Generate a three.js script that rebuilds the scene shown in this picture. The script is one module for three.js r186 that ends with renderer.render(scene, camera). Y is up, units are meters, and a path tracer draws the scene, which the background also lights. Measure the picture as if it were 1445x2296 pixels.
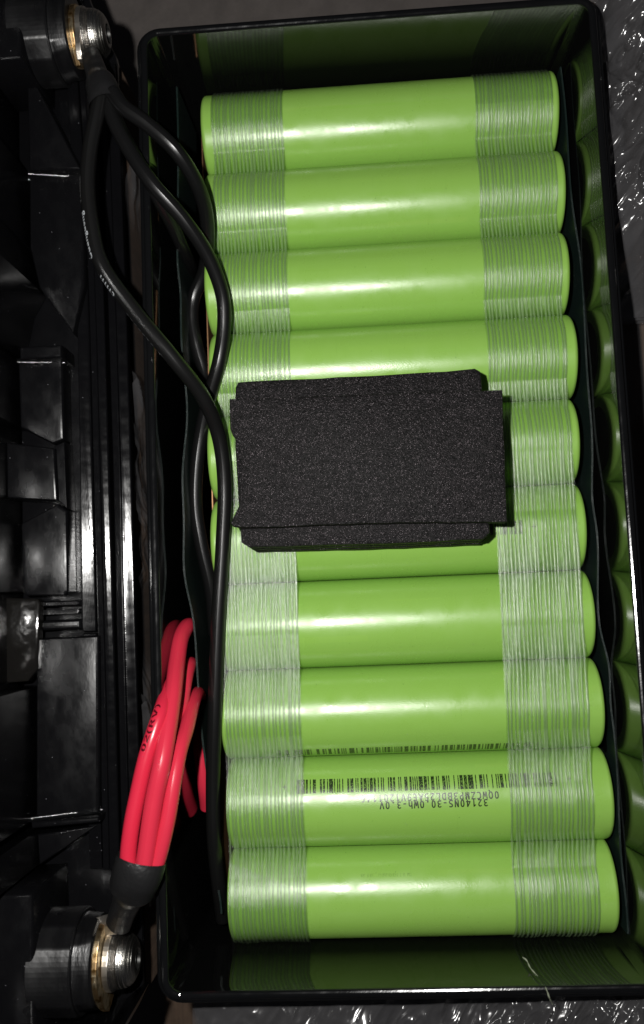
import * as THREE from 'three';
import { mergeGeometries, toCreasedNormals } from 'three/addons/utils/BufferGeometryUtils.js';

// ---------------------------------------------------------------- camera, light, exposure
const scene = new THREE.Scene();
const Y0 = 0.140;                                  // height of the cell crests above the floor
const camera = new THREE.PerspectiveCamera(59.7116, 644 / 1024, 0.01, 20);
camera.position.set(-0.01030, 0.47010, 0.04008);
camera.quaternion.setFromRotationMatrix(new THREE.Matrix4().makeBasis(new THREE.Vector3(0.997437, -0.058736, 0.040857), new THREE.Vector3(0.046291, 0.094346, -0.994463), new THREE.Vector3(0.054556, 0.993805, 0.096823)));
camera.focus = 0.325;
camera.userData.fStop = 10;
camera.updateMatrixWorld();
scene.background = new THREE.Color(0.011, 0.0115, 0.0135);   // a dark room
const torch = new THREE.PointLight(new THREE.Color(1.0, 0.98, 0.95), 0.42);   // the phone's torch beside its lens
torch.name = 'phone_torch';
torch.position.set(-0.042, Y0 + 0.328, 0.018);
torch.castShadow = true;
torch.shadow.radius = 0.16;
scene.add(torch);
const renderer = new THREE.WebGLRenderer({ antialias: true });
renderer.toneMapping = THREE.LinearToneMapping;
renderer.toneMappingExposure = 1;
renderer.shadowMap.enabled = true;

// ---------------------------------------------------------------- helpers
let seed = 7;
const rnd = () => { seed = (seed * 1664525 + 1013904223) >>> 0; return seed / 4294967296; };
const rr = (a, b) => a + (b - a) * rnd();
const hash = (x, y, s) => { let h = (x * 374761393 + y * 668265263 + s * 974634777) | 0; h = Math.imul(h ^ (h >>> 13), 1274126177); h ^= h >>> 16; return (h >>> 0) / 4294967296; };
function vnoise(x, y, s = 0, px = 0, py = 0) {
  const x0 = Math.floor(x), y0 = Math.floor(y), fx = x - x0, fy = y - y0, w = (t) => t * t * (3 - 2 * t);
  const W = (i) => (px ? ((i % px) + px) % px : i), V = (i) => (py ? ((i % py) + py) % py : i);
  const a = hash(W(x0), V(y0), s), b = hash(W(x0 + 1), V(y0), s), c = hash(W(x0), V(y0 + 1), s), d = hash(W(x0 + 1), V(y0 + 1), s);
  return a + (b - a) * w(fx) + (c - a) * w(fy) + (a - b - c + d) * w(fx) * w(fy);
}
const fbm = (x, y, s, n = 4, p = 0) => { let v = 0, a = 0.5; for (let i = 0; i < n; i++) { v += a * vnoise(x, y, s + i, p, p); x *= 2; y *= 2; p *= 2; a *= 0.5; } return v; };
const sm = (a, b, x) => { const t = Math.min(1, Math.max(0, (x - a) / (b - a))); return t * t * (3 - 2 * t); };
function texture(w, h, f, srgb = false) {          // f(x, y) -> [r, g, b] 0..1
  const d = new Uint8Array(w * h * 4);
  for (let y = 0; y < h; y++) for (let x = 0; x < w; x++) {
    const c = f(x, y), i = (y * w + x) * 4;
    for (let k = 0; k < 3; k++) d[i + k] = Math.max(0, Math.min(255, Math.round((c.length ? c[k] : c) * 255)));
    d[i + 3] = 255;
  }
  const t = new THREE.DataTexture(d, w, h);
  t.wrapS = t.wrapT = THREE.RepeatWrapping; t.magFilter = THREE.LinearFilter; t.minFilter = THREE.LinearMipmapLinearFilter;
  if (srgb) t.colorSpace = THREE.SRGBColorSpace;
  t.needsUpdate = true;
  return t;
}
const scaled = (t, x, y = x) => { const c = t.clone(); c.repeat.set(x, y); c.needsUpdate = true; return c; };
const mat = (o) => new THREE.MeshPhysicalMaterial(o);
const lin = (r, g, b) => new THREE.Color().setRGB(r, g, b);
const used = {};
function numbered(n) { used[n] = (used[n] ?? -1) + 1; return used[n] ? n + '_' + String(used[n]).padStart(3, '0') : n; }
function mesh(name, g, m, parent, label) {
  const o = new THREE.Mesh(g, m); o.name = numbered(name); o.castShadow = o.receiveShadow = true;
  if (label) o.userData.label = label;
  (parent || scene).add(o);
  return o;
}
function thing(name, label, category, [x, y, z] = [0, 0, 0], group) {
  const o = new THREE.Group(); o.name = numbered(name); o.position.set(x, y, z); o.userData = { label, category };
  if (group) o.userData.group = group;
  scene.add(o);
  return o;
}
function tag(o, label, category, group) { Object.assign(o.userData, { label, category }); if (group) o.userData.group = group; return o; }
const structure = (o) => { o.userData.kind = 'structure'; return o; };
// an upright prism over a footprint of [x, z] points, its edges rounded by b
function prism(pts, y0, y1, b = 0.0005, seg = 2, holes = []) {
  const S = new THREE.Shape(pts.map(([x, z]) => new THREE.Vector2(x, -z)));
  for (const h of holes) S.holes.push(new THREE.Path(h.map(([x, z]) => new THREE.Vector2(x, -z))));
  const g = new THREE.ExtrudeGeometry(S, { depth: y1 - y0 - 2 * b, bevelEnabled: b > 0, bevelSize: b, bevelThickness: b, bevelOffset: -b, bevelSegments: seg, curveSegments: 8, steps: 1 });
  g.rotateX(-Math.PI / 2); g.translate(0, y0 + b, 0);
  return toCreasedNormals(g, 0.6);
}
function roundedRect(x0, x1, z0, z1, r, n = 7) {
  const p = [];
  for (const [cx, cz, a] of [[x1 - r, z1 - r, 0], [x0 + r, z1 - r, 90], [x0 + r, z0 + r, 180], [x1 - r, z0 + r, 270]])
    for (let i = 0; i <= n; i++) { const t = (a + 90 * i / n) * Math.PI / 180; p.push([cx + r * Math.cos(t), cz + r * Math.sin(t)]); }
  return p;
}
// a tube along points; size(t) gives [half width, half height]; u runs along, v around from the top
function sweep(points, size, { seg = 120, around = 16, caps = true, tension = 0.5, from = 0 } = {}) {
  const curve = new THREE.CatmullRomCurve3(points.map((p) => new THREE.Vector3(...p)), false, 'centripetal', tension);
  const pos = [], uv = [], idx = [], up0 = new THREE.Vector3(0, 1, 0);
  const rings = [];
  let lastSide = null;
  for (let i = 0; i <= seg; i++) {
    const t = i / seg, p = curve.getPointAt(t), T = curve.getTangentAt(t);
    let side = new THREE.Vector3().crossVectors(T, up0);
    if (side.length() < 0.25 && lastSide) side = lastSide.clone().sub(T.clone().multiplyScalar(lastSide.dot(T)));
    side.normalize(); lastSide = side;
    const up = new THREE.Vector3().crossVectors(side, T).normalize();
    let [a, b] = size(t);
    rings.push([p, side, up, a, b, t, T]);
  }
  if (caps) {                                      // rounded ends
    const [f, l] = [rings[0], rings[rings.length - 1]];
    for (let k = 1; k <= 3; k++) {
      const c = Math.cos(k * Math.PI / 6), s = Math.sin(k * Math.PI / 6) * 0.35;
      rings.unshift([f[0].clone().addScaledVector(f[6], -f[3] * s), f[1], f[2], f[3] * c + 1e-6, f[4] * c + 1e-6, 0]);
      rings.push([l[0].clone().addScaledVector(l[6], l[3] * s), l[1], l[2], l[3] * c + 1e-6, l[4] * c + 1e-6, 1]);
    }
  }
  for (const [p, side, up, a, b, t] of rings) for (let j = 0; j <= around; j++) {
    const th = j / around * 2 * Math.PI + from, q = p.clone().addScaledVector(up, Math.cos(th) * b).addScaledVector(side, Math.sin(th) * a);
    pos.push(q.x, q.y, q.z); uv.push(t, 1 - j / around);
  }
  const n = around + 1;
  for (let i = 0; i < rings.length - 1; i++) for (let j = 0; j < around; j++) { const a = i * n + j; idx.push(a, a + 1, a + n, a + 1, a + n + 1, a + n); }
  const g = new THREE.BufferGeometry();
  g.setAttribute('position', new THREE.Float32BufferAttribute(pos, 3)); g.setAttribute('uv', new THREE.Float32BufferAttribute(uv, 2)); g.setIndex(idx);
  g.computeVertexNormals();
  g.userData = { length: curve.getLength() };
  return g;
}
// turned about the x axis: profile of [x, radius]
function turned(profile, n = 48, crease = 0.5) {
  const g = new THREE.LatheGeometry(profile.map(([x, r]) => new THREE.Vector2(Math.max(r, 1e-5), x)), n);
  g.rotateZ(-Math.PI / 2);
  return toCreasedNormals(g, crease);
}
function sheet(nx, nz, f, uvf) {                   // f(i/nx, j/nz) -> [x, y, z]
  const pos = [], uv = [], idx = [];
  for (let j = 0; j <= nz; j++) for (let i = 0; i <= nx; i++) { pos.push(...f(i / nx, j / nz)); uv.push(...(uvf ? uvf(i / nx, j / nz) : [i / nx, j / nz])); }
  for (let j = 0; j < nz; j++) for (let i = 0; i < nx; i++) { const a = j * (nx + 1) + i, b = a + nx + 1; idx.push(a, b, a + 1, a + 1, b, b + 1); }
  const g = new THREE.BufferGeometry();
  g.setAttribute('position', new THREE.Float32BufferAttribute(pos, 3)); g.setAttribute('uv', new THREE.Float32BufferAttribute(uv, 2)); g.setIndex(idx);
  g.computeVertexNormals();
  return g;
}

// ---------------------------------------------------------------- materials
const cloudy = texture(256, 256, (x, y) => { const v = fbm(x / 32, y / 32, 3, 4, 8); return 0.35 + 0.65 * v; });
const peel = texture(512, 512, (x, y) => 0.5 + 0.5 * (fbm(x / 8, y / 8, 11, 3, 64) - 0.45) + 0.25 * (fbm(x / 64, y / 64, 17, 2, 8) - 0.4));
const specks = texture(1024, 1024, (x, y) => { const v = hash(x >> 1, y >> 1, 5) > 0.99975 ? 0.6 : 0; return [0.06 + v, 0.06 + v, 0.064 + v]; }, true);
const plastic = mat({ color: lin(0.004, 0.004, 0.0042), roughness: 0.42, roughnessMap: scaled(cloudy, 18), bumpMap: scaled(peel, 30), bumpScale: 0.00004, specularIntensity: 1 });
const boxPlastic = mat({ color: lin(0.003, 0.0031, 0.0031), ior: 1.57, roughness: 0.09, roughnessMap: scaled(cloudy, 12), bumpMap: scaled(peel, 14), bumpScale: 0.00001 });
const rimPlastic = mat({ color: lin(0.004, 0.0042, 0.0046), ior: 1.45, roughness: 0.17, roughnessMap: scaled(cloudy, 40), bumpMap: scaled(peel, 40), bumpScale: 0.00002 });
const bossPlastic = mat({ color: lin(0.004, 0.004, 0.0045), ior: 1.6, roughness: 0.5, roughnessMap: scaled(cloudy, 1, 2), bumpMap: scaled(peel, 1, 1), bumpScale: 0.0001 });
const lidPlastic = mat({ map: scaled(specks, 9), color: lin(0.75, 0.75, 0.8), roughness: 0.30, roughnessMap: scaled(cloudy, 22), bumpMap: scaled(peel, 26), bumpScale: 0.00003 });
const ledgePlastic = mat({ specularIntensity: 0.5, map: scaled(specks, 9), color: lin(0.75, 0.75, 0.8), roughness: 0.40, roughnessMap: scaled(cloudy, 40, 25), bumpMap: scaled(peel, 20, 9), bumpScale: 0.00004 });
const railPlastic = mat({ map: scaled(specks, 9), color: lin(0.7, 0.7, 0.75), specularIntensity: 0.5, roughness: 0.25, roughnessMap: scaled(cloudy, 30, 60), bumpMap: scaled(peel, 60, 8), bumpScale: 0.00004 });
const cableBlack = mat({ color: lin(0.005, 0.005, 0.0052), roughness: 0.30, bumpMap: scaled(peel, 20, 2), bumpScale: 0.00003 });
const shrinkBlack = mat({ color: lin(0.020, 0.020, 0.021), roughness: 0.52, bumpMap: scaled(peel, 2, 1), bumpScale: 0.0001 });
const cableRed = mat({ color: lin(0.60, 0.028, 0.058), roughness: 0.27, bumpMap: scaled(peel, 14, 2), bumpScale: 0.00002 });
const steel = mat({ color: lin(0.55, 0.53, 0.50), metalness: 1, roughness: 0.26, bumpMap: scaled(peel, 2, 2), bumpScale: 0.0002 });
const tin = mat({ color: lin(0.60, 0.56, 0.50), metalness: 1, roughness: 0.40, bumpMap: scaled(peel, 1, 1), bumpScale: 0.0003 });
const grime = texture(256, 256, (x, y) => { const v = fbm(x / 20, y / 20, 121, 4), k = sm(0.42, 0.56, v), h = sm(0.5, 0.62, fbm(x / 9, y / 9, 131, 3)) * 0.35; return [0.80 - 0.16 * k - 0.5 * h, 0.73 - 0.20 * k - 0.5 * h, 0.60 - 0.22 * k - 0.5 * h]; }, true);
const brass = mat({ map: scaled(grime, 22), metalness: 1, roughness: 0.42, bumpMap: scaled(peel, 8), bumpScale: 0.0002 });
const nickel = mat({ color: lin(0.30, 0.17, 0.09), metalness: 1, roughness: 0.5 });
const linerMat = mat({ color: lin(0.006, 0.014, 0.012), roughness: 0.38, bumpMap: scaled(peel, 6, 2), bumpScale: 0.0002 });

// ---------------------------------------------------------------- the surroundings
const concrete = texture(512, 512, (x, y) => { const v = 0.20 + 0.05 * fbm(x / 16, y / 16, 31, 4, 32) + 0.03 * (hash(x, y, 9) - 0.5); return [v * 1.04, v * 0.99, v * 0.96]; }, true);
structure(mesh('floor', sheet(2, 2, (i, j) => [-1.2 + 2.4 * i, 0, -1.2 + 2.4 * j], (i, j) => [i * 2.4, j * 2.4]), mat({ map: scaled(concrete, 4), color: lin(2.6, 2.5, 2.45), roughness: 0.8 })));
const kraft = texture(512, 512, (x, y) => { const f = fbm(x / 4, y / 64, 41, 4), g = fbm(x / 32, y / 32, 44, 3); const v = 0.34 + 0.18 * f + 0.10 * g; return [v * 0.72, v * 0.58, v * 0.47]; }, true);
const kraftMat = mat({ map: scaled(kraft, 8), roughness: 0.75, bumpMap: scaled(peel, 10), bumpScale: 0.0003 });
tag(mesh('cardboard_sheet', prism([[-0.135, -0.150], [0.20, -0.115], [0.22, 0.26], [-0.125, 0.26]], 0.0005, 0.0055, 0.0006), kraftMat), 'brown cardboard sheet lying under the open black box', 'cardboard');

// ---------------------------------------------------------------- the open box
{
  const t = thing('battery_box', 'black glossy plastic box standing open around the row of green cells', 'box', [0, 0.0057, 0]);
  const B = -0.0057, top = Y0 + 0.027 + B;
  // wall and rounded rim in one skin: a loop of [height, left, right, far, near, corner radius] from the outer foot over the rim to the inner foot
  const IN = [-0.0840, 0.0752, -0.1670, 0.1669], kx = 0.0017, kz = 0.0005, w = 0.0027;
  const ring = (y, o, r) => [y, IN[0] - o, IN[1] + o, IN[2] - o, IN[3] + o, r];
  const loops = [ring(0.004, w - 0.0008, 0.0065), ring(top - 0.009, w, 0.0068)];
  for (let k = 0; k <= 8; k++) { const a = k / 8 * Math.PI; loops.push(ring(top - w / 2 + w / 2 * Math.sin(a), w / 2 + w / 2 * Math.cos(a), 0.0056 + 0.0012 * Math.cos(a))); }
  loops.push([top - 0.0435, IN[0] + 0.0002, IN[1] - kx, IN[2] - 0.0005, IN[3] - kz, 0.0040], [0.004, IN[0] + 0.0004, IN[1] - kx - 0.0005, IN[2] - 0.0005, IN[3] - kz, 0.004]);
  const pos = [], idx = [], uv = []; let n = 0;
  for (const [y, x0, x1, z0, z1, r] of loops) { const c = roundedRect(x0, x1, z0, z1, r, 8); c.push(c[0]); n = c.length; c.forEach(([x, z], i) => { pos.push(x, y, z); uv.push(x + z, y); }); }
  for (let i = 0; i < loops.length - 1; i++) for (let j = 0; j < n - 1; j++) { const a = i * n + j; idx.push(a, a + n, a + 1, a + 1, a + n, a + n + 1); }
  const all = idx, part = (i0, i1) => all.slice(i0 * (n - 1) * 6, i1 * (n - 1) * 6);
  for (const [name, tri, m] of [['wall', [...part(0, 1), ...part(loops.length - 3, loops.length - 1)], boxPlastic], ['rim', part(1, loops.length - 3), rimPlastic]]) {
  const wg = new THREE.BufferGeometry();
  wg.setAttribute('position', new THREE.Float32BufferAttribute(pos, 3)); wg.setAttribute('uv', new THREE.Float32BufferAttribute(uv, 2)); wg.setIndex(tri);
  mesh(name, toCreasedNormals(wg, 0.7), m, t);
  }
  mesh('base', prism(roundedRect(-0.0862, 0.0774, -0.1694, 0.1693, 0.0065), 0, 0.0039, 0.0004), boxPlastic, t);
  const lipOut = roundedRect(-0.0884, 0.0796, -0.1716, 0.1715, 0.0085), lipIn = roundedRect(-0.0867, 0.0778, -0.1699, 0.1698, 0.0069);
  mesh('rim_lip', prism(lipOut, top - 0.009, top - 0.0030, 0.0007, 3, [lipIn]), rimPlastic, t);
  mesh('shelf', prism(roundedRect(-0.0720, 0.0725, -0.1655, 0.1654, 0.001), Y0 + B - 0.0375, Y0 + B - 0.0334, 0.0004), plastic, t);
  for (const x of [-0.066, 0.066]) mesh('shelf_foot', prism(roundedRect(x - 0.004, x + 0.004, -0.160, 0.160, 0.001), 0.004, Y0 + B - 0.0376, 0.0004), plastic, t);
}

// ---------------------------------------------------------------- the green cells
const R = 0.01652, PITCH = 0.0331, LEN = 0.1394;
const greenBase = [134, 178, 79];
function cellTexture(draw) {
  const W = 2048, H = 1024, c = document.createElement('canvas'); c.width = W; c.height = H;
  const g = c.getContext('2d');
  g.fillStyle = `rgb(${greenBase.join(',')})`; g.fillRect(0, 0, W, H);
  for (let k = 0; k < 70; k++) { g.fillStyle = `rgba(${rnd() < 0.5 ? '110,160,40' : '170,205,95'},${rr(0.02, 0.06)})`; g.fillRect(rr(0, W), rr(0, H), rr(60, 700), rr(3, 26)); }
  for (let k = 0; k < 40; k++) { g.fillStyle = `rgba(70,110,30,${rr(0.02, 0.10)})`; g.fillRect(rr(300, 1800), 380 + rr(0, 260), 2, rr(20, 90)); }   // scuffs round the wrapper
  for (let k = 0; k < 26; k++) { g.fillStyle = `rgba(40,70,20,${rr(0.2, 0.55)})`; g.fillRect(rr(0, W), rr(260, 760), rr(2, 4), rr(2, 4)); }           // dirt specks
  draw?.(g, W, H);
  const t = new THREE.CanvasTexture(c); t.colorSpace = THREE.SRGBColorSpace; t.wrapT = THREE.RepeatWrapping;
  return t;
}
const px = (x) => (x + LEN / 2) / LEN * 2048, py = (deg) => (deg + 180) / 360 * 1024;       // metres along the cell, degrees from the crest
function bars(g, x0, x1, deg, h, ink, dropout = 0.18) {
  const u = 2048 / LEN * 0.00037, hh = h / (2 * Math.PI * R) * 1024;
  let x = px(x0);
  while (x < px(x1)) {
    const w = (1 + Math.floor(rnd() * rnd() * 5.5)) * u;
    g.fillStyle = ink; g.fillRect(x, py(deg) - hh / 2, w, hh);
    for (let k = 0; k < w * 2; k++) if (rnd() < dropout * 4) { g.fillStyle = 'rgba(134,178,79,0.75)'; g.fillRect(x + rnd() * w, py(deg) - hh / 2 + Math.floor(rnd() * 14) / 14 * hh, 3, 3); }
    x += w + (1 + Math.floor(rnd() * rnd() * 5)) * u;
  }
}
function print(g, text, xr, deg, adv, ink) {       // upside down: the first letter sits at the right
  g.save(); g.translate(px(xr), py(deg)); g.rotate(Math.PI);
  g.scale(1, 0.80);
  g.fillStyle = ink; g.font = 'bold 40px monospace'; g.textBaseline = 'middle'; g.textAlign = 'center';
  const a = adv / LEN * 2048;
  [...text].forEach((ch, i) => { for (const [dx, dy] of [[-0.7, 0], [0.7, 0]]) g.fillText(ch, (i + 0.5) * a + dx, dy); });
  g.restore();
}
const plus = (g, x, deg, ink) => { g.fillStyle = ink; g.fillRect(px(x) - 12, py(deg) - 1.5, 24, 3); g.fillRect(px(x) - 1.5, py(deg) - 9, 3, 18); };
const INK = 'rgba(22,34,12,0.92)';
const plain = [cellTexture(), cellTexture()];
const printed = {
  2: cellTexture((g) => print(g, '0QWCZMP3BDL25AE9V1201', 0.022, -70, 0.0021, INK)),
  5: cellTexture((g) => { bars(g, -0.050, 0.0462, 1, 0.0050, INK); plus(g, 0.0503, 1, INK); }),
  7: cellTexture((g) => bars(g, -0.050, 0.046, 58, 0.0050, 'rgba(30,44,16,0.85)', 0.05)),
  8: cellTexture((g) => {
    bars(g, -0.0436, 0.0505, -29, 0.0051, INK); plus(g, 0.0545, -29, INK); plus(g, -0.0480, -29, INK);
    print(g, '0QWCZMP3BDL25AE9V1201146', 0.0293, -12.2, 0.00208, 'rgba(22,34,12,0.8)');
    print(g, '32140NS-30.0Wh-3.0V', 0.0252, -3.6, 0.00206, 'rgba(22,34,12,0.95)');
  }),
  9: cellTexture((g) => bars(g, -0.021, -0.004, -33, 0.0012, 'rgba(60,90,30,0.28)', 0.4)),
};
const wrapGeo = (() => {                            // the wrapper: cylinder with rounded, rolled-in ends
  const h = LEN / 2, e = 0.0016, prof = [[-h + 0.0002, R - 0.0042], [-h, R - 0.0038]];
  for (let k = 0; k <= 6; k++) { const a = k / 6 * Math.PI / 2; prof.push([-h + e - e * Math.cos(a), R - e + e * Math.sin(a)]); }
  for (const [x, r] of [...prof].reverse()) prof.push([-x, r]);
  const n = 72, pos = [], uv = [], idx = [];
  prof.forEach(([x, r]) => { for (let j = 0; j <= n; j++) { const a = -Math.PI + j / n * 2 * Math.PI; pos.push(x, r * Math.cos(a), r * Math.sin(a)); uv.push((x + h) / LEN, 1 - j / n); } });
  for (let i = 0; i < prof.length - 1; i++) for (let j = 0; j < n; j++) { const a = i * (n + 1) + j, b = a + n + 1; idx.push(a, a + 1, b, a + 1, b + 1, b); }
  const g = new THREE.BufferGeometry();
  g.setAttribute('position', new THREE.Float32BufferAttribute(pos, 3)); g.setAttribute('uv', new THREE.Float32BufferAttribute(uv, 2)); g.setIndex(idx); g.computeVertexNormals();
  return g;
})();
const capGeo = turned([[-0.0004, 0], [-0.0004, 0.0075], [-0.0001, 0.0078], [-0.0001, 0.0124], [0.0006, 0.0126]], 40);
const ORD = ['topmost', 'second', 'third', 'fourth', 'fifth', 'sixth', 'seventh', 'eighth', 'ninth', 'lowest'];
const CELL_LABELS = [
  'topmost green cylindrical cell, against the far box wall', 'second green cylindrical cell from the far box wall, crossed by a curved cable shadow',
  'third green cylindrical cell from the far box wall, faint print in its upper seam', 'fourth green cylindrical cell, its lower side under the upper foam edge',
  'green cylindrical cell mostly covered by the middle of the black foam', 'green cylindrical cell half hidden under the lower edge of the black foam',
  'plain green cylindrical cell just below the black foam block', 'green cylindrical cell with a barcode along its lower seam',
  'green cylindrical cell with barcode and upside-down printed text on its crest', 'lowest green cylindrical cell, against the near box wall',
];
const DX = [-0.0003, 0, -0.0007, 0.0001, -0.0014, -0.0012, -0.0003, 0.0007, 0.0017, 0.0011];
const cellMat = (map) => mat({ map, roughness: 0.48, ior: 1.6, roughnessMap: scaled(cloudy, 3, 2), bumpMap: scaled(peel, 9, 7), bumpScale: 0.00005 });
const plainMats = plain.map(cellMat);
let protoCell;
for (let i = 0; i < 10; i++) {
  let t;
  const m = printed[i] ? cellMat(printed[i]) : plainMats[i % 2];
  if (!protoCell) {
    t = protoCell = thing('battery_cell', CELL_LABELS[i], 'battery cell', [0, 0, 0], 'green cylindrical cells in the box');
    mesh('wrapper', wrapGeo, m, t);
    const r = mesh('end_cap', capGeo, steel, t); r.position.x = LEN / 2 - 0.0012;
    const l = mesh('end_cap', capGeo, steel, t); l.position.x = -LEN / 2 + 0.0012; l.rotation.y = Math.PI;
  } else {
    t = protoCell.clone(); t.name = numbered('battery_cell'); t.userData = { ...protoCell.userData, label: CELL_LABELS[i] }; scene.add(t);
    t.children[0].material = m;
  }
  t.position.set(DX[i], Y0 - R, (i - 4.5) * PITCH);
  t.rotation.x = 0;
}
// plate joining the cell ends, a sliver of it in view
tag(mesh('busbar', prism([[-0.0725, -0.150], [-0.0719, -0.150], [-0.0719, 0.150], [-0.0725, 0.150]], Y0 - 0.028, Y0 - 0.0155, 0.0001, 1), nickel), 'copper coloured strip along the left cell ends, behind the black cables', 'metal strip');

// ---------------------------------------------------------------- dark liner sheets beside the cell ends
function liner(top, yTop, bottom, label) {
  const c = new THREE.CatmullRomCurve3(top.map(([x, z], i) => new THREE.Vector3(x, yTop(i / (top.length - 1)), z)));
  const n = 160, th = 0.00035;
  const face = (d) => sheet(n, 6, (i, j) => { const p = c.getPoint(i); return [p.x + d + 0.0004 * Math.sin(i * 40 + j), p.y + (bottom - p.y) * j, p.z]; }, (i, j) => [i * 3, j * 0.4]);
  const a = face(-th), b = face(th);
  const edge = sheet(n, 1, (i, j) => { const p = c.getPoint(i); return [p.x + (j * 2 - 1) * th + 0.0004 * Math.sin(i * 40), p.y, p.z]; });
  tag(mesh('liner_sheet', mergeGeometries([a, b, edge]), linerMat), label, 'plastic sheet');
}
liner([[0.0706, -0.1621], [0.0714, -0.1167], [0.0730, -0.0777], [0.0731, -0.0311], [0.0715, 0.0009], [0.0715, 0.0208], [0.0708, 0.0535], [0.0727, 0.0729], [0.0730, 0.0920], [0.0728, 0.1327], [0.0725, 0.1625]].map(([x, z]) => [Math.min(x + 0.0008, 0.0735), z]), (t) => Y0 - 0.004, Y0 - 0.033, 'dark thin plastic sheet standing between the right cell ends and the box wall');
liner([[-0.0784, -0.1616], [-0.0795, -0.0957], [-0.0793, -0.0710], [-0.0780, -0.0362], [-0.0798, -0.0057], [-0.0804, 0.0227], [-0.0782, 0.0475], [-0.0760, 0.0959], [-0.0741, 0.1352], [-0.0730, 0.1552]], (t) => Y0 + 0.002 - 0.014 * sm(0.55, 1, t), Y0 - 0.033, 'dark thin plastic sheet standing between the left box wall and the black cables');

// ---------------------------------------------------------------- filament tapes over the cells
const SAG = [0.0062, 0.0058, 0.0052, 0.0044, 0.0014, 0.0003, 0.0004, 0.0022, 0.0040];
function tapeProfile(side) {                        // [z, y] over the whole row and down both outer sides
  const p = [];
  for (let a = -82; a < 0; a += 3) p.push([-4.5 * PITCH + R * Math.sin(a * Math.PI / 180), -R + R * Math.cos(a * Math.PI / 180)]);
  const n = 660;
  for (let k = 0; k <= n; k++) {
    const z = (-4.5 + 9 * k / n) * PITCH, c = Math.round(z / PITCH + 4.5), dz = z - (c - 4.5) * PITCH;
    const circ = -R + Math.sqrt(Math.max(0, R * R - dz * dz));
    const s = Math.min(8, Math.max(0, Math.floor(z / PITCH + 4.5))), q = Math.abs(z - (s - 4) * PITCH) / (PITCH / 2);
    const d = SAG[s] * (side > 0 ? 1 : 0.85), bridge = -d * (1 - Math.pow(q, 2) * 0.95) - 0.0001;
    p.push([z, Math.max(circ, bridge)]);
  }
  for (let a = 3; a <= 82; a += 3) p.push([4.5 * PITCH + R * Math.sin(a * Math.PI / 180), -R + R * Math.cos(a * Math.PI / 180)]);
  let s = 0;
  return p.map(([z, y], i) => {
    const a = p[Math.max(0, i - 1)], b = p[Math.min(p.length - 1, i + 1)], l = Math.hypot(b[0] - a[0], b[1] - a[1]);
    if (i) s += Math.hypot(z - p[i - 1][0], y - p[i - 1][1]);
    return { z, y: y + Y0, nz: -(b[1] - a[1]) / l, ny: (b[0] - a[0]) / l, s };
  });
}
const crease = (u, v, s) => Math.pow(1 - Math.abs(2 * vnoise(u, v, s) - 1), 1.6);
const filmMat = mat({ color: lin(0.91, 0.94, 0.88), transmission: 1, thickness: 0, roughness: 0.19, ior: 1.6, bumpMap: scaled(peel, 1.2, 9), bumpScale: 0.0001 });
const fibreMat = mat({ color: lin(0.21, 0.32, 0.15), transparent: true, opacity: 0.44, roughness: 0.28, ior: 2.33, bumpMap: scaled(peel, 1, 60), bumpScale: 0.0002 });
function tape(label, side, xin, xout, count) {
  const t = thing('filament_tape', label, 'tape', [0, 0, 0], 'fibre tapes across the cells');
  const P = tapeProfile(side), n = P.length - 1;
  const skew = (k) => side > 0 ? 0.0016 - 0.0034 * (P[k].s / P[n].s) : 0.0012 - 0.0024 * (P[k].s / P[n].s);
  const at = (k, x, h) => { const q = P[k], w = 0.00022 * (vnoise(q.s * 90, x * 400, 5) - 0.5) + 0.00007 * (vnoise(q.s * 330, x * 1300, 6) - 0.5) + 0.00050 * crease(q.s * 20 + x * 60, x * 36, 9) * sm(-0.02, 0.02, q.z); return [x + skew(k), q.y + q.ny * (h + w), q.z + q.nz * (h + w)]; };
  mesh('film', sheet(24, n, (i, j) => at(Math.round(j * n), xin + (xout - xin) * i, 0.00035), (i, j) => [i * 3, P[Math.round(j * n)].s / 0.03]), filmMat, t);
  // the doubled-over ends of the tape
  const K0 = Math.round(P.length * 0.010), end = (a, b, slant) => mesh('film_end', sheet(24, 40, (i, j) => { const k0 = a + slant * (side < 0 ? 1 - i : i), k = k0 + (b - k0) * j, f = Math.floor(k), w = k - f, p = at(f, xin + (xout - xin) * i, 0.0007), q = at(Math.min(n, f + 1), xin + (xout - xin) * i, 0.0007); return p.map((c, m) => c + (q[m] - c) * w); }, (i, j) => [i * 3, j]), filmMat, t);
  end(K0, 27 + (side < 0 ? 13 : 6), 0);
  if (side < 0) end(n - 34, n - 2, -26);
  for (let f = 0; f < count; f++) {
    const c = xin + (xout - xin) * (f + 0.5 + rr(-0.12, 0.12)) / count, w0 = rr(0.00032, 0.00044), h0 = rr(0.00014, 0.00022), s0 = f * 13.7;
    const wander = (k) => c + 0.0005 * (vnoise(P[k].s * 22, s0, 3) - 0.5) + 0.0003 * (vnoise(P[k].s * 90, s0, 4) - 0.5);
    const wid = (k) => w0 * (0.75 + 0.5 * vnoise(P[k].s * 60, s0, 8));
    const g = sheet(4, n, (i, j) => { const k = Math.round(j * n), o = i * 2 - 1; return at(k, wander(k) + wid(k) * o, 0.00042 + h0 * (1 - o * o)); }, (i, j) => [i * 0.1 + f * 0.13, P[Math.round(j * n)].s]);
    mesh('filament', g, fibreMat, t);
  }
}
tape('clear fibre tape with white filaments across the left side of the green cells', -1, -0.0668, -0.0384, 20);
tape('clear fibre tape with white filaments across the right side of the green cells', 1, 0.0357, 0.0654, 21);

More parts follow.
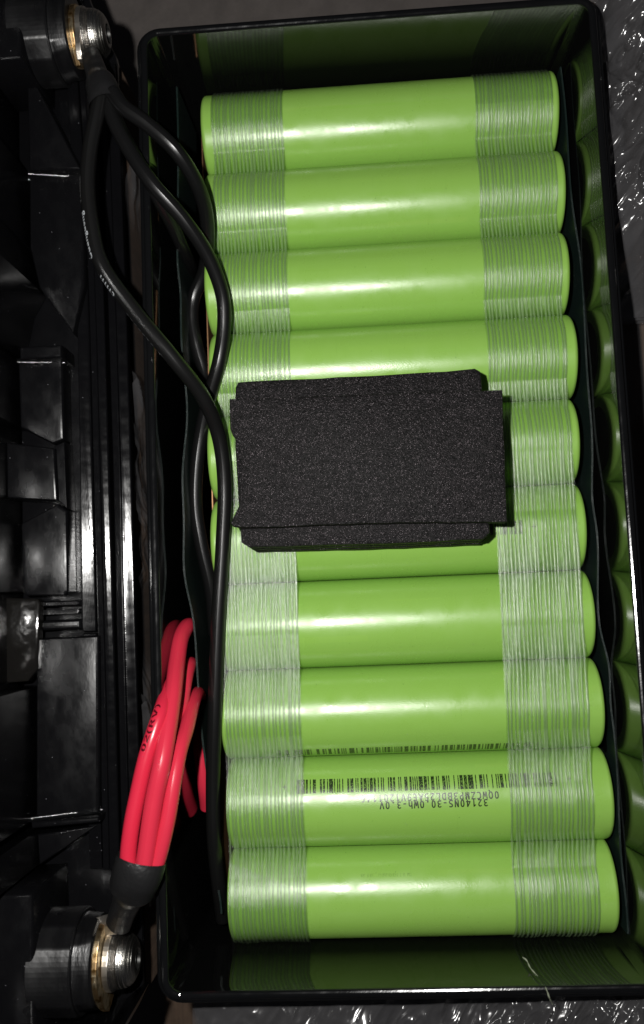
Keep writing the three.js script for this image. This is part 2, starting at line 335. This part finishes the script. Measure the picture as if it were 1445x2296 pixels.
// ---------------------------------------------------------------- foam block
const foamBump = texture(512, 512, (x, y) => { const c = fbm(x / 3, y / 3, 61, 2, 0), d = vnoise(x / 7, y / 5, 66); return 0.2 + 0.8 * (0.65 * c + 0.35 * d); });
const foamTex = texture(1024, 1024, (x, y) => {
  const v = 0.05 + 0.08 * (vnoise(x / 5, y / 4, 71) - 0.5) + 0.05 * (vnoise(x / 13, y / 11, 72) - 0.5), h = hash(x >> 1, y, 77), k = h > 0.925 ? 0.07 + 0.8 * Math.pow((h - 0.925) / 0.075, 3) : 0;
  return [(v + k) * 1.04, (v + k) * 0.97, v + k];
}, true);
const foamMat = mat({ map: scaled(foamTex, 14), specularIntensity: 0.35, roughness: 0.6, bumpMap: scaled(foamBump, 28), bumpScale: 0.0005 });
{
  const t = thing('foam_block', 'black foam block of stacked layers resting on the middle of the cells', 'foam', [0, Y0, 0]);
  const wob = (p, a, n = 9) => { const o = []; p.forEach(([x, z], i) => { const [X, Z] = p[(i + 1) % p.length]; const k = Math.max(1, Math.round(Math.hypot(X - x, Z - z) / 0.006)); for (let q = 0; q < k; q++) o.push([x + (X - x) * q / k + rr(-a, a) * (q ? 1 : 0), z + (Z - z) * q / k + rr(-a, a) * (q ? 1 : 0)]); }); return o; };
  const lower = [[-0.0563, -0.0360], [-0.0553, -0.0379], [-0.0447, -0.0380], [-0.0131, -0.0377], [0.0182, -0.0377], [0.0285, -0.0382], [0.0303, -0.0370], [0.0306, -0.0341], [0.0304, 0.0199], [0.0278, 0.0221], [-0.0003, 0.0221], [-0.0312, 0.0216], [-0.0531, 0.0213], [-0.0560, 0.0193], [-0.0561, 0.0168], [-0.0571, -0.0149]];
  mesh('foam_layer', prism(wob(lower.map(([x, z]) => [x + 0.0006, z + 0.0008]), 0.00015), 0.0008, 0.0072, 0.0007), foamMat, t);
  mesh('foam_layer', prism(wob(lower.map(([x, z]) => [x + 0.0002, z + 0.0003]), 0.00015), 0.0073, 0.0140, 0.0007), foamMat, t);
  mesh('foam_layer', prism(wob(lower, 0.00015), 0.0141, 0.0210, 0.0010), foamMat, t);
  const upper = [[-0.0578, -0.0307], [-0.0288, -0.0300], [0.0021, -0.0295], [0.0367, -0.0288], [0.0363, -0.0123], [0.0357, 0.0165], [0.0351, 0.0169], [-0.0002, 0.0154], [-0.0306, 0.0149], [-0.0459, 0.0149], [-0.0544, 0.0146], [-0.0580, 0.0140], [-0.0587, 0.0127], [-0.0554, 0.0067], [-0.0552, -0.0045], [-0.0550, -0.0151], [-0.0570, -0.0177], [-0.0578, -0.0202]];
  mesh('foam_layer', prism(wob(upper, 0.00012), 0.0211, 0.0265, 0.0008), foamMat, t);
}

// ---------------------------------------------------------------- black cables
function cableTexture(len, base, draw) {
  const c = document.createElement('canvas'); c.width = 2048; c.height = 128;
  const g = c.getContext('2d'); g.fillStyle = base; g.fillRect(0, 0, 2048, 128);
  draw(g, (m) => m / len * 2048);
  const t = new THREE.CanvasTexture(c); t.colorSpace = THREE.SRGBColorSpace;
  return t;
}
function letters(g, text, x, y, w, h, turn, ink) {
  g.save(); g.translate(x, y); if (turn) g.rotate(Math.PI);
  g.font = 'bold 40px sans-serif'; g.fillStyle = ink; g.textBaseline = 'middle'; g.scale(w / g.measureText(text).width, h / 40); g.fillText(text, 0, 0); g.restore();
}
const cableA = sweep([[-0.0982, 0.1760, -0.1411], [-0.1001, 0.1760, -0.1321], [-0.1025, 0.1760, -0.1208], [-0.1037, 0.1760, -0.1078], [-0.1028, 0.1760, -0.0948], [-0.0993, 0.1760, -0.0785], [-0.0887, 0.1745, -0.0617], [-0.0758, 0.1715, -0.0445], [-0.0679, 0.1620, -0.0329], [-0.0644, 0.1520, -0.0209], [-0.0636, 0.1465, -0.0043], [-0.0652, 0.1450, 0.0186], [-0.0680, 0.1440, 0.0478], [-0.0705, 0.1420, 0.0801], [-0.0726, 0.1380, 0.1047], [-0.0736, 0.1340, 0.1264], [-0.0737, 0.1270, 0.1444], [-0.0744, 0.1160, 0.1611]], () => [0.0027, 0.0027], { seg: 220 });
const lenA = cableA.userData.length;
const cableATex = cableTexture(lenA, 'rgb(17,17,17)', (g, X) => {
  const y = 128 * 58 / 360, ink = 'rgba(215,220,225,0.9)';
  letters(g, 'Guangdong', X(0.0615), y, X(0.0170), 19, true, ink);
  letters(g, '1.CHNA', X(0.0415), y, X(0.0095), 11, true, 'rgba(190,190,190,0.6)');
  letters(g, 'C11111', X(0.0760), y, X(0.0085), 17, true, ink);
  for (let k = 0; k < 7; k++) { g.fillStyle = 'rgba(200,205,210,0.7)'; g.fillRect(X(0.083 + k * 0.0022), y + 6, X(0.0013), 4); }
});
function cable(name, label, group, geos, m) { const t = tag(mesh(name, geos, m), label, 'cable', group); return t; }
cable('black_cable', 'long black cable with white lettering curving down over the left cell ends', 'black cables at the upper terminal', cableA, mat({ map: cableATex, roughness: 0.30, bumpMap: scaled(peel, 20, 2), bumpScale: 0.00003 }));
cable('black_cable', 'black cable crossing the left box rim and looping around the foam\'s upper left', 'black cables at the upper terminal', sweep([[-0.0969, 0.1740, -0.1422], [-0.0951, 0.1740, -0.1329], [-0.0893, 0.1740, -0.1201], [-0.0811, 0.1730, -0.1069], [-0.0718, 0.1660, -0.0963], [-0.0650, 0.1565, -0.0855], [-0.0617, 0.1490, -0.0736], [-0.0620, 0.1460, -0.0635], [-0.0646, 0.1440, -0.0504], [-0.0696, 0.1390, -0.0382], [-0.0740, 0.1340, -0.0255], [-0.0770, 0.1310, -0.0105], [-0.0779, 0.1290, 0.0032], [-0.0766, 0.1270, 0.0170], [-0.0740, 0.1230, 0.0344], [-0.0743, 0.1160, 0.0520]], () => [0.0027, 0.0027], { seg: 200 }), cableBlack);
cable('black_cable', 'black cable arching widest to the right beside the topmost cells', 'black cables at the upper terminal', sweep([[-0.0941, 0.1770, -0.1402], [-0.0905, 0.1770, -0.1345], [-0.0822, 0.1760, -0.1278], [-0.0733, 0.1730, -0.1194], [-0.0680, 0.1640, -0.1120], [-0.0664, 0.1540, -0.1054], [-0.0678, 0.1430, -0.0980], [-0.0715, 0.1320, -0.0900], [-0.0766, 0.1275, -0.0819], [-0.0779, 0.1265, -0.0732], [-0.0765, 0.1255, -0.0625], [-0.0744, 0.1220, -0.0518], [-0.0753, 0.1150, -0.0458]], () => [0.0027, 0.0027], { seg: 180 }), cableBlack);
cable('black_cable', 'short black cable dropping into the gap between the two arching cables', 'black cables at the upper terminal', sweep([[-0.0968, 0.1710, -0.1439], [-0.0944, 0.1710, -0.1328], [-0.0888, 0.1700, -0.1205], [-0.0828, 0.1660, -0.1087], [-0.0792, 0.1540, -0.1011], [-0.0778, 0.1400, -0.0964], [-0.0779, 0.1280, -0.0953], [-0.0796, 0.1160, -0.0965]], () => [0.0025, 0.0025], { seg: 120 }), cableBlack);

// ---------------------------------------------------------------- red cables
const RG = 'red cables at the lower terminal';
const redA = sweep([[-0.0942, 0.1738, 0.1270], [-0.0945, 0.1738, 0.1218], [-0.0929, 0.1745, 0.1110], [-0.0903, 0.1745, 0.0997], [-0.0877, 0.1745, 0.0898], [-0.0851, 0.1735, 0.0817], [-0.0833, 0.1705, 0.0755], [-0.0831, 0.1590, 0.0684], [-0.0843, 0.1430, 0.0618], [-0.0861, 0.1280, 0.0561], [-0.0884, 0.1140, 0.0533]], () => [0.00275, 0.00275], { seg: 160, from: -Math.PI / 2 });
const lenR = redA.userData.length;
const redTex = cableTexture(lenR, 'rgb(203,40,64)', (g, X) => letters(g, '02(RV)', X(0.0400), 128 * 62 / 360, X(0.0150), 19, false, 'rgba(50,6,12,0.85)'));
cable('red_cable', 'leftmost red cable with black lettering', RG, redA, mat({ map: redTex, roughness: 0.27, bumpMap: scaled(peel, 14, 2), bumpScale: 0.00002 }));
cable('red_cable', 'thickest red cable, in front, bending over behind the dark sheet at its upper end', RG, sweep([[-0.0894, 0.1752, 0.1267], [-0.0883, 0.1756, 0.1214], [-0.0850, 0.1765, 0.1037], [-0.0817, 0.1760, 0.0897], [-0.0805, 0.1650, 0.0709], [-0.0814, 0.1530, 0.0596], [-0.0818, 0.1440, 0.0522], [-0.0813, 0.1350, 0.0484], [-0.0815, 0.1260, 0.0487], [-0.0837, 0.1120, 0.0503]], () => [0.0030, 0.0030], { seg: 160 }), cableRed);
cable('red_cable', 'red cable on the right of the bundle, its loop lowest of the three', RG, sweep([[-0.0870, 0.1738, 0.1277], [-0.0848, 0.1740, 0.1227], [-0.0811, 0.1745, 0.1099], [-0.0787, 0.1730, 0.0961], [-0.0776, 0.1690, 0.0882], [-0.0768, 0.1620, 0.0826], [-0.0770, 0.1500, 0.0757], [-0.0776, 0.1400, 0.0734], [-0.0790, 0.1280, 0.0749], [-0.0811, 0.1150, 0.0832]], () => [0.00265, 0.00265], { seg: 140 }), cableRed);
cable('red_cable', 'thin red cable seen between the two front ones, its loop end pointing up', RG, sweep([[-0.0896, 0.1718, 0.1277], [-0.0874, 0.1715, 0.1219], [-0.0842, 0.1710, 0.1050], [-0.0818, 0.1670, 0.0913], [-0.0802, 0.1560, 0.0780], [-0.0798, 0.1460, 0.0666], [-0.0801, 0.1380, 0.0624], [-0.0811, 0.1280, 0.0634], [-0.0831, 0.1140, 0.0711]], () => [0.00245, 0.00245], { seg: 140 }), cableRed);
cable('red_cable', 'red cable end deep in the gap beside the left dark sheet', RG, sweep([[-0.0839, 0.1100, 0.0838], [-0.0822, 0.1160, 0.0900], [-0.0809, 0.1190, 0.0981], [-0.0801, 0.1170, 0.1104], [-0.0807, 0.1100, 0.1204]], () => [0.0026, 0.0026], { seg: 80 }), cableRed);

// ---------------------------------------------------------------- shrink sleeves
function sleeve(label, pts, sizes) {
  const size = (t) => { const k = t * (sizes.length - 1), i = Math.min(sizes.length - 2, Math.floor(k)), w = sm(0, 1, k - i); return [0, 1].map((c) => sizes[i][c] + (sizes[i + 1][c] - sizes[i][c]) * w); };
  const g = sweep(pts, size, { seg: 90, around: 32, caps: false });
  const p = g.attributes.position;
  for (let i = 0; i < p.count; i++) { const w = (vnoise(p.getX(i) * 260, p.getZ(i) * 260, 3) - 0.5) * 0.0006; p.setY(i, p.getY(i) + w); }
  g.computeVertexNormals();
  tag(mesh('shrink_sleeve', g, mat({ color: lin(0.011, 0.011, 0.0115), roughness: 0.38, bumpMap: scaled(peel, 1, 1), bumpScale: 0.0002 })), label, 'cable sleeve');
}
sleeve('black shrink sleeve holding the black cables at the upper terminal', [[-0.1076, 0.1580, -0.1671], [-0.1043, 0.1640, -0.1585], [-0.1009, 0.1700, -0.1494], [-0.0981, 0.1740, -0.1423], [-0.0967, 0.1750, -0.1364]], [[0.0036, 0.0026], [0.0038, 0.0030], [0.0040, 0.0034], [0.0056, 0.0050], [0.0062, 0.0055]]);
sleeve('black shrink sleeve holding the red cables at the lower terminal', [[-0.1031, 0.1570, 0.1481], [-0.0999, 0.1620, 0.1421], [-0.0961, 0.1680, 0.1353], [-0.0927, 0.1730, 0.1287], [-0.0908, 0.1745, 0.1249], [-0.0900, 0.1745, 0.1216]], [[0.0045, 0.0034], [0.0045, 0.0040], [0.0047, 0.0043], [0.0052, 0.0046], [0.0078, 0.0060], [0.0082, 0.0064], [0.0083, 0.0062]]);

// ---------------------------------------------------------------- the lid, standing on its long edge with its inside to the right
const lid = thing('box_lid', 'black plastic box lid with ribs and terminals standing open on the left', 'lid', [0, 0, 0]);
{
  const yb = Y0 - 0.005;
  mesh('lid_panel', prism([[-0.1500, -0.2095], [-0.1462, -0.2095], [-0.1462, 0.186], [-0.1500, 0.186]], yb - 0.006, Y0 + 0.150, 0.0008), lidPlastic, lid);
  // the long skirt at the bottom, with its raised rails
  const skirt = [[-0.1207, -0.2209], [-0.1179, -0.2152], [-0.1151, -0.2067], [-0.1081, -0.1899], [-0.1055, -0.1839], [-0.1048, -0.1803], [-0.1044, -0.1445], [-0.1032, -0.0669], [-0.1026, -0.0082], [-0.1023, 0.0469], [-0.1020, 0.0871], [-0.1018, 0.1442], [-0.1019, 0.1799], [-0.1058, 0.1884], [-0.1258, 0.1912]];
  skirt[0][0] = skirt[skirt.length - 1][0] = -0.1461;
  mesh('skirt', prism(skirt, yb - 0.008, yb - 0.004, 0.0006), lidPlastic, lid);
  const sloped = (g, ymid, k) => { const p = g.attributes.position; let m = 0; g.computeBoundingBox(); m = (g.boundingBox.min.x + g.boundingBox.max.x) / 2; for (let i = 0; i < p.count; i++) if (p.getY(i) > ymid) p.setY(i, p.getY(i) - (p.getX(i) - m) * k); g.computeVertexNormals(); return toCreasedNormals(g, 0.5); };
  const rail = (a, y0, y1, k) => mesh('skirt_rail', sloped(prism(a, y0, y1, 0.0005, 3), (y0 + y1) / 2, k), railPlastic, lid);
  rail([[-0.1047, -0.1776], [-0.1032, -0.1418], [-0.1020, -0.0654], [-0.1014, -0.0075], [-0.1011, 0.0468], [-0.1008, 0.0864], [-0.1007, 0.1363], [-0.1047, 0.1362], [-0.1048, 0.0863], [-0.1051, 0.0466], [-0.1052, -0.0077], [-0.1059, -0.0656], [-0.1071, -0.1421], [-0.1089, -0.1760]], yb - 0.0038, yb + 0.0008, 0.25);
  rail([[-0.1091, -0.1760], [-0.1073, -0.1421], [-0.1060, -0.0656], [-0.1054, -0.0077], [-0.1052, 0.0466], [-0.1050, 0.0863], [-0.1048, 0.1362], [-0.1077, 0.1361], [-0.1079, 0.0862], [-0.1081, 0.0465], [-0.1083, -0.0079], [-0.1090, -0.0658], [-0.1104, -0.1423], [-0.1121, -0.1763]], yb - 0.0038, yb + 0.0008, 0.02);
  rail([[-0.1133, -0.1757], [-0.1113, -0.1419], [-0.1100, -0.0655], [-0.1093, -0.0078], [-0.1087, 0.0464], [-0.1084, 0.0860], [-0.1082, 0.1358], [-0.1117, 0.1357], [-0.1118, 0.0859], [-0.1121, 0.0463], [-0.1125, -0.0079], [-0.1131, -0.0657], [-0.1146, -0.1421], [-0.1164, -0.1760]], yb - 0.0038, yb + 0.0032, 0.24);
  rail([[-0.1166, -0.1760], [-0.1147, -0.1421], [-0.1133, -0.0657], [-0.1127, -0.0080], [-0.1123, 0.0463], [-0.1120, 0.0859], [-0.1119, 0.1357], [-0.1143, 0.1357], [-0.1145, 0.0858], [-0.1148, 0.0462], [-0.1153, -0.0081], [-0.1158, -0.0659], [-0.1173, -0.1423], [-0.1189, -0.1762]], yb - 0.0038, yb + 0.0030, 0.10);
  rail([[-0.1195, -0.1756], [-0.1177, -0.1418], [-0.1162, -0.0656], [-0.1159, -0.0080], [-0.1154, 0.0462], [-0.1156, 0.0488], [-0.1204, 0.0486], [-0.1208, 0.0459], [-0.1205, -0.0082], [-0.1207, -0.0659], [-0.1222, -0.1421], [-0.1235, -0.1759]], yb - 0.0038, yb + 0.0030, 0.23);
  rail([[-0.1154, 0.0495], [-0.1152, 0.0857], [-0.1147, 0.1354], [-0.1193, 0.1353], [-0.1202, 0.0855], [-0.1204, 0.0493]], yb - 0.0038, yb + 0.0022, 0.04);
  // end walls
  mesh('end_wall', prism([[-0.1461, -0.2095], [-0.118, -0.2095], [-0.118, -0.2065], [-0.1461, -0.2065]], yb - 0.0039, Y0 + 0.150, 0.0008), lidPlastic, lid);
  mesh('end_wall', prism([[-0.1276, 0.1829], [-0.1081, 0.1832], [-0.1005, 0.1772], [-0.0995, 0.1778], [-0.1033, 0.1852], [-0.1082, 0.1874], [-0.1277, 0.1872]].map(([x, z], i) => [i === 0 || i === 6 ? -0.1461 : x, z]), yb - 0.0039, Y0 + 0.150, 0.0008), lidPlastic, lid);
  // the stepped inside: ledges that face up and taller blocks behind them
  const back = -0.1461;
  const ledge = (f, y, k, b = 0.0011) => mesh('ledge', sloped(prism(f, yb - 0.0039, Y0 + y, b, 3), Y0 - 0.004, k), ledgePlastic, lid);
  ledge([[-0.1373, -0.1295], [-0.1165, -0.1294], [-0.1167, -0.0842], [-0.1211, -0.0650], [-0.1339, -0.0838], [-0.1373, -0.0998]], 0.0022, 0.10);
  ledge([[-0.1424, -0.0553], [-0.1258, -0.0554], [-0.1255, -0.0243], [-0.1297, -0.0228], [-0.1418, -0.0295]], 0.0022, 0.11);
  ledge([[-0.1292, -0.0219], [-0.1254, -0.0235], [-0.1248, 0.0022], [-0.1286, -0.0017]], 0.0012, 0.12, 0.0005);
  ledge([[-0.1282, 0.0003], [-0.1248, 0.0030], [-0.1247, 0.0334], [-0.1260, 0.0350], [-0.1399, 0.0345], [-0.1413, 0.0327], [-0.1417, 0.0073]], 0.0022, 0.13);
  ledge([[-0.1365, 0.0505], [-0.1135, 0.0503], [-0.1138, 0.0869], [-0.1144, 0.1147], [-0.1372, 0.1153]], 0.0018, 0.09, 0.0012);
  ledge([[-0.1379, 0.1218], [-0.1159, 0.1196], [-0.1373, 0.1329]], -0.0010, 0.10);
  ledge([[-0.1360, -0.1709], [-0.1357, -0.1290], [-0.1154, -0.1283]], 0.0070, 0.06);
  ledge([[-0.1463, -0.0236], [-0.1283, -0.0206], [-0.1275, -0.0006], [-0.1462, -0.0024]], 0.0045, 0.08, 0.0010);
  // steps across the inside, each with a rounded foot
  ledge([[-0.1401, -0.0595], [-0.1243, -0.0596], [-0.1240, -0.0547], [-0.1400, -0.0546]], 0.0070, 0.06);
  ledge([[-0.1377, 0.1157], [-0.1128, 0.1148], [-0.1130, 0.1169], [-0.1374, 0.1182]], 0.0060, 0.05);
  const foot = (f, y, dir, k = 0.17, r = 0.0014) => mesh('rounded_foot', sheet(8, 8, (i, j) => { const a = j * Math.PI / 2, x = f[0][0] + (f[1][0] - f[0][0]) * i, z = f[0][1] + (f[1][1] - f[0][1]) * i; return [x, Y0 + y - (x - (f[0][0] + f[1][0]) / 2) * k + r * (1 - Math.cos(a)), z + dir * r * (1 - Math.sin(a))]; }), rimPlastic, lid);
  foot([[-0.1366, -0.1292], [-0.1157, -0.1290]], 0.0026, 1, 0.26);
  foot([[-0.1526, -0.1274], [-0.1369, -0.1291]], 0.0030, 1, 0.26);
  foot([[-0.1418, -0.0553], [-0.1249, -0.0554]], 0.0026, 1, 0.26);
  foot([[-0.1386, 0.1157], [-0.1138, 0.1147]], 0.0024, -1, 0.26);
  foot([[-0.1538, 0.1160], [-0.1389, 0.1157]], 0.0040, -1, 0.26);
  const tall = (f, b = 0.0012) => mesh('raised_block', prism([...f, [back, f[f.length - 1][1]], [back, f[0][1]]], yb - 0.0039, Y0 + 0.150, b, 3), lidPlastic, lid);
  tall([[-0.1383, -0.1306], [-0.1381, -0.1147], [-0.1378, -0.1002]]);
  tall([[-0.1380, -0.0992], [-0.1350, -0.0839], [-0.1400, -0.0753], [-0.1437, -0.0581]]);
  tall([[-0.1432, -0.0556], [-0.1425, -0.0301]]);
  tall([[-0.1485, -0.0248], [-0.1485, -0.0031]], 0.0006);
  tall([[-0.1427, 0.0074], [-0.1420, 0.0330]]);
  tall([[-0.1374, 0.0683], [-0.1377, 0.0944], [-0.1379, 0.1158]]);
  tall([[-0.1378, 0.1203], [-0.1374, 0.1324]]);
  // ribs of the latch cut-out
  for (const f of [[[-0.1205, 0.0368], [-0.1206, 0.0389]], [[-0.1206, 0.0401], [-0.1206, 0.0416]], [[-0.1206, 0.0439], [-0.1207, 0.0477]]])
    mesh('latch_rib', sloped(prism([f[0], f[1], [back, f[1][1]], [back, f[0][1]]], yb - 0.0039, Y0 + 0.0005, 0.0016, 4), Y0 - 0.005, 0.16), ledgePlastic, lid);
  mesh('latch_cover', prism([[-0.1555, 0.0342], [-0.1346, 0.0357], [-0.1336, 0.0373], [-0.1349, 0.0614], [-0.1386, 0.0658], [-0.1556, 0.0665]], Y0 + 0.001, Y0 + 0.006, 0.001, 3), mat({ color: lin(0.007, 0.0065, 0.006), roughness: 0.12, bumpMap: scaled(cloudy, 14), bumpScale: 0.0006 }), lid);
  // terminal pockets
  const pocket = (f) => mesh('terminal_pocket', prism([[back, f[0][1] + 0.0004], ...f, [back, f[f.length - 1][1]]], yb - 0.0039, Y0 + 0.0265, 0.0016, 4), ledgePlastic, lid);
  pocket([[-0.1295, -0.1953], [-0.1303, -0.1743], [-0.1306, -0.1620]]);
  pocket([[-0.1293, 0.1343], [-0.1290, 0.1511], [-0.1289, 0.1934]]);
}
function terminal(base, z, y, tilt, plate, labels, bend) {
  const boss = mesh('terminal_boss', turned([[-0.006, 0.0176], [0.0084, 0.0176], [0.0090, 0.0170], [0.0090, 0.0160], [0.0098, 0.0157], [0.0146, 0.0153], [0.0153, 0.0146], [0.0153, 0]], 72, 0.5), bossPlastic, lid);
  boss.position.set(base, y, z);
  const x0 = base + 0.0155;
  const lug = thing('cable_lug', labels[0], 'cable lug', [x0, y, z]);
  // brass plate with a pointed tail, the ring and its tongue
  const ring = (r, hole, len, dir, th) => {
    const P = []; for (let k = 0; k <= 40; k++) { const a = k / 40 * 2 * Math.PI; let rad = r; const da = Math.abs(((a - dir + 3 * Math.PI) % (2 * Math.PI)) - Math.PI); rad = r + len * Math.pow(Math.max(0, 1 - da / 0.7), 1.3); P.push(new THREE.Vector2(rad * Math.cos(a), rad * Math.sin(a))); }
    const s = new THREE.Shape(P); const h = new THREE.Path(); h.absarc(0, 0, hole, 0, 2 * Math.PI, true); s.holes.push(h);
    const g = new THREE.ExtrudeGeometry(s, { depth: th, bevelEnabled: true, bevelSize: 0.0003, bevelThickness: 0.0003, bevelSegments: 2, curveSegments: 32 });
    g.rotateY(Math.PI / 2);                         // shape x -> -z, depth -> +x
    return toCreasedNormals(g, 0.5);
  };
  mesh('brass_plate', ring(plate, 0.0045, 0.003, tilt[0], 0.0012), brass, lug);
  const tn = mesh('ring_tongue', ring(0.0098, 0.0045, tilt[2], tilt[1], 0.0015), tin, lug); tn.position.x = 0.0021;
  if (bend) { const g = sweep(bend, () => [0.0036, 0.0008], { seg: 30, around: 16 }); g.translate(-x0, -y, -z); mesh('tongue', g, tin, lug); }
  const bolt = thing('terminal_bolt', labels[1], 'bolt', [x0 + 0.0030, y, z]);
  bolt.scale.x = 0.88;
  const prof = [[0, 0.0005], [0, 0.0098], [0.0004, 0.0100], [0.0012, 0.0100], [0.0015, 0.0094]];
  for (let k = 0; k < 3; k++) prof.push([0.0018 + k * 0.0008, 0.0094 - k * 0.0001], [0.0022 + k * 0.0008, 0.0089 - k * 0.0002]);
  mesh('washer', turned(prof, 64, 0.3), steel, bolt);
  const head = []; for (let k = 0; k <= 30; k++) { const a = k / 30 * Math.PI / 2 * 0.86, w = (k % 6 < 3 ? 1 : -1) * (k < 22 ? 0.00013 : 0); head.push([0.0040 + 0.0062 * Math.sin(a), 0.0036 + 0.0054 * Math.cos(a) + w]); }
  mesh('bolt_head', turned([[0.0040, 0.001], ...head, [0.0101, 0.0037], [0.0098, 0.0034]], 64, 0.35), mat({ color: lin(0.50, 0.49, 0.46), metalness: 1, roughness: 0.27, bumpMap: scaled(peel, 6, 1), bumpScale: 0.0001 }), bolt);
  const sock = new THREE.CylinderGeometry(0.0034, 0.0034, 0.003, 6, 1, true); sock.rotateZ(Math.PI / 2); sock.translate(0.0086, 0, 0);
  const bot = new THREE.CircleGeometry(0.0034, 6); bot.rotateY(Math.PI / 2); bot.translate(0.0074, 0, 0);
  mesh('hex_socket', mergeGeometries([sock.toNonIndexed(), bot.toNonIndexed()]), mat({ color: lin(0.3, 0.3, 0.29), metalness: 1, roughness: 0.3 }), bolt);
}
terminal(-0.1259, [[-0.1080, 0.1625]][0][1], Y0 + 0.010, [-Math.PI, 0.35, 0.0], 0.0138, ['brass and tinned ring lug on the lower lid terminal', 'steel domed bolt with hex socket on the lower lid terminal'], [[-0.1132, 0.1510, 0.1536], [-0.1119, 0.1520, 0.1512], [-0.1086, 0.1535, 0.1497], [-0.1039, 0.1565, 0.1481]]);
terminal(-0.1303, [[-0.1122, -0.1803]][0][1], Y0 + 0.010, [Math.PI - 0.1, Math.PI - 0.5, 0.006], 0.0106, ['brass and tinned ring lug on the upper lid terminal', 'steel domed bolt with hex socket on the upper lid terminal']);

// what the lid stands on: a low carton
tag(mesh('cardboard_carton', prism([[-0.30, -0.20], [-0.1065, -0.185], [-0.1065, 0.19], [-0.30, 0.20]], 0.0002, Y0 - 0.0135, 0.001), kraftMat), 'brown cardboard carton under the standing black lid', 'carton');

// ---------------------------------------------------------------- crumpled stretch film
const streaks = texture(1024, 1024, (x, y) => { const a = x / 16 + y / 34, b = y / 11 - x / 60; let v = 0, k = 1, f = 1; for (let i = 0; i < 4; i++) { v += k * (1 - Math.abs(2 * vnoise(a * f, b * f * 0.5, 90 + i) - 1)); k *= 0.55; f *= 2; } return v / 2.1; });
function folds(x, z, s, k = 1) {                     // creases running askew, long in one direction
  const wx = x + 0.004 * (vnoise(x * 60, z * 60, s + 3) - 0.5), wz = z + 0.006 * (vnoise(x * 50, z * 50, s + 4) - 0.5), u = 0.80 * wx + 0.60 * wz, v = -0.60 * wx + 0.80 * wz;
  return k * (0.0052 * crease(u * 75, v * 32, s) + 0.0016 * crease(u * 190, v * 75, s + 1) + 0.0009 * crease(u * 420, v * 190, s + 2) + 0.00012 * crease(u * 900, v * 420, s + 5));
}
const filmMat2 = (d, o, r) => mat({ color: lin(d, d * 0.98, d * 1.02), transparent: true, opacity: o, roughness: r, ior: 2.3, specularIntensity: 1 });
const wrapMat = filmMat2(0.09, 0.45, 0.15), thinMat = filmMat2(0.09, 0.20, 0.15), silverMat = filmMat2(0.07, 0.42, 0.19);
function film(label, m, x0, x1, z0, z1, height, layers = 1, cell = 0.0005) {
  const nx = Math.round((x1 - x0) / cell), nz = Math.round((z1 - z0) / cell), t = thing('plastic_film', label, 'plastic film');
  for (let l = 0; l < layers; l++)
    mesh('film_fold', sheet(nx, nz, (i, j) => { const x = x0 + (x1 - x0) * i, z = z0 + (z1 - z0) * j; return [x, height(x, z, l) - 0.004 * l, z]; }, (i, j) => [x0 + (x1 - x0) * i, z0 + (z1 - z0) * j]), m, t);
}
film('crumpled clear plastic film bunched at the upper right corner of the box', wrapMat, 0.0812, 0.130, -0.215, -0.066, (x, z, l) => {
  const d = sm(-0.066, -0.100, z);
  return Y0 - 0.028 + 0.026 * d + (0.2 + 0.8 * d) * folds(x, z, 21 + l * 9, 1.75) + 0.006 * vnoise(x * 60, z * 26, 2);
}, 3);
film('thin clear plastic film stretched flat along the right side of the box', thinMat, 0.0814, 0.130, -0.069, 0.172, (x, z, l) => Y0 - 0.034 + (0.10 + 0.90 * sm(0.014, 0.024, x - 0.0814) * sm(0.075, 0.0, Math.abs(z + 0.018) * 2.2)) * folds(x, z, 33, 1.2) + 0.003 * vnoise(x * 40, z * 20, 7));
film('crumpled silvery clear plastic film along the bottom edge of the picture', silverMat, -0.082, 0.115, 0.1732, 0.215, (x, z, l) => Y0 - 0.006 + (0.35 + 0.65 * sm(-0.04, 0.05, x)) * folds(x, z, 51 + l * 7, 1.5) + 0.006 * vnoise(x * 30, z * 30, 5), 3);
tag(mesh('plastic_film', sheet(90, 420, (i, j) => { const y = 0.045 + 0.080 * i, z = -0.145 + 0.30 * j; return [-0.1052 + 0.8 * folds(y * 1.2, z, 81) * sm(0.30, 0.55, vnoise(z * 26, 3, 5) * 0.7 + vnoise(z * 80, 5, 6) * 0.3), y, z]; }), wrapMat), 'strip of wrinkled clear film hanging in the gap between lid and box', 'plastic film');
tag(mesh('cardboard_flap', prism([[0.083, -0.235], [0.20, -0.235], [0.21, 0.165], [0.086, 0.170]], 0.0058, Y0 - 0.046, 0.0006), kraftMat), 'brown cardboard carton side lying under the film right of the box', 'cardboard');

// a torn thread of film stuck on the near rim
tag(mesh('film_thread', mergeGeometries([
  sweep([[0.0339, 0.1520, 0.1634], [0.0351, 0.1520, 0.1643], [0.0359, 0.1550, 0.1657], [0.0373, 0.1580, 0.1668], [0.0381, 0.1620, 0.1674], [0.0388, 0.1675, 0.1676], [0.0394, 0.1678, 0.1697], [0.0410, 0.1640, 0.1736]], (t) => [0.00012 + 0.00016 * Math.abs(Math.sin(t * 31)), 0.00012], { seg: 60, around: 6 }),
  sweep([[0.0406, 0.1580, 0.1671], [0.0419, 0.1600, 0.1675], [0.0438, 0.1620, 0.1675], [0.0449, 0.1665, 0.1676]], (t) => [0.0002, 0.00016], { seg: 30, around: 6 }),
]), mat({ color: lin(0.35, 0.38, 0.28), transparent: true, opacity: 0.55, roughness: 0.25 })), 'thin torn thread of clear film stuck on the near box rim', 'film shred');

scene.environment = null;
renderer.render(scene, camera);
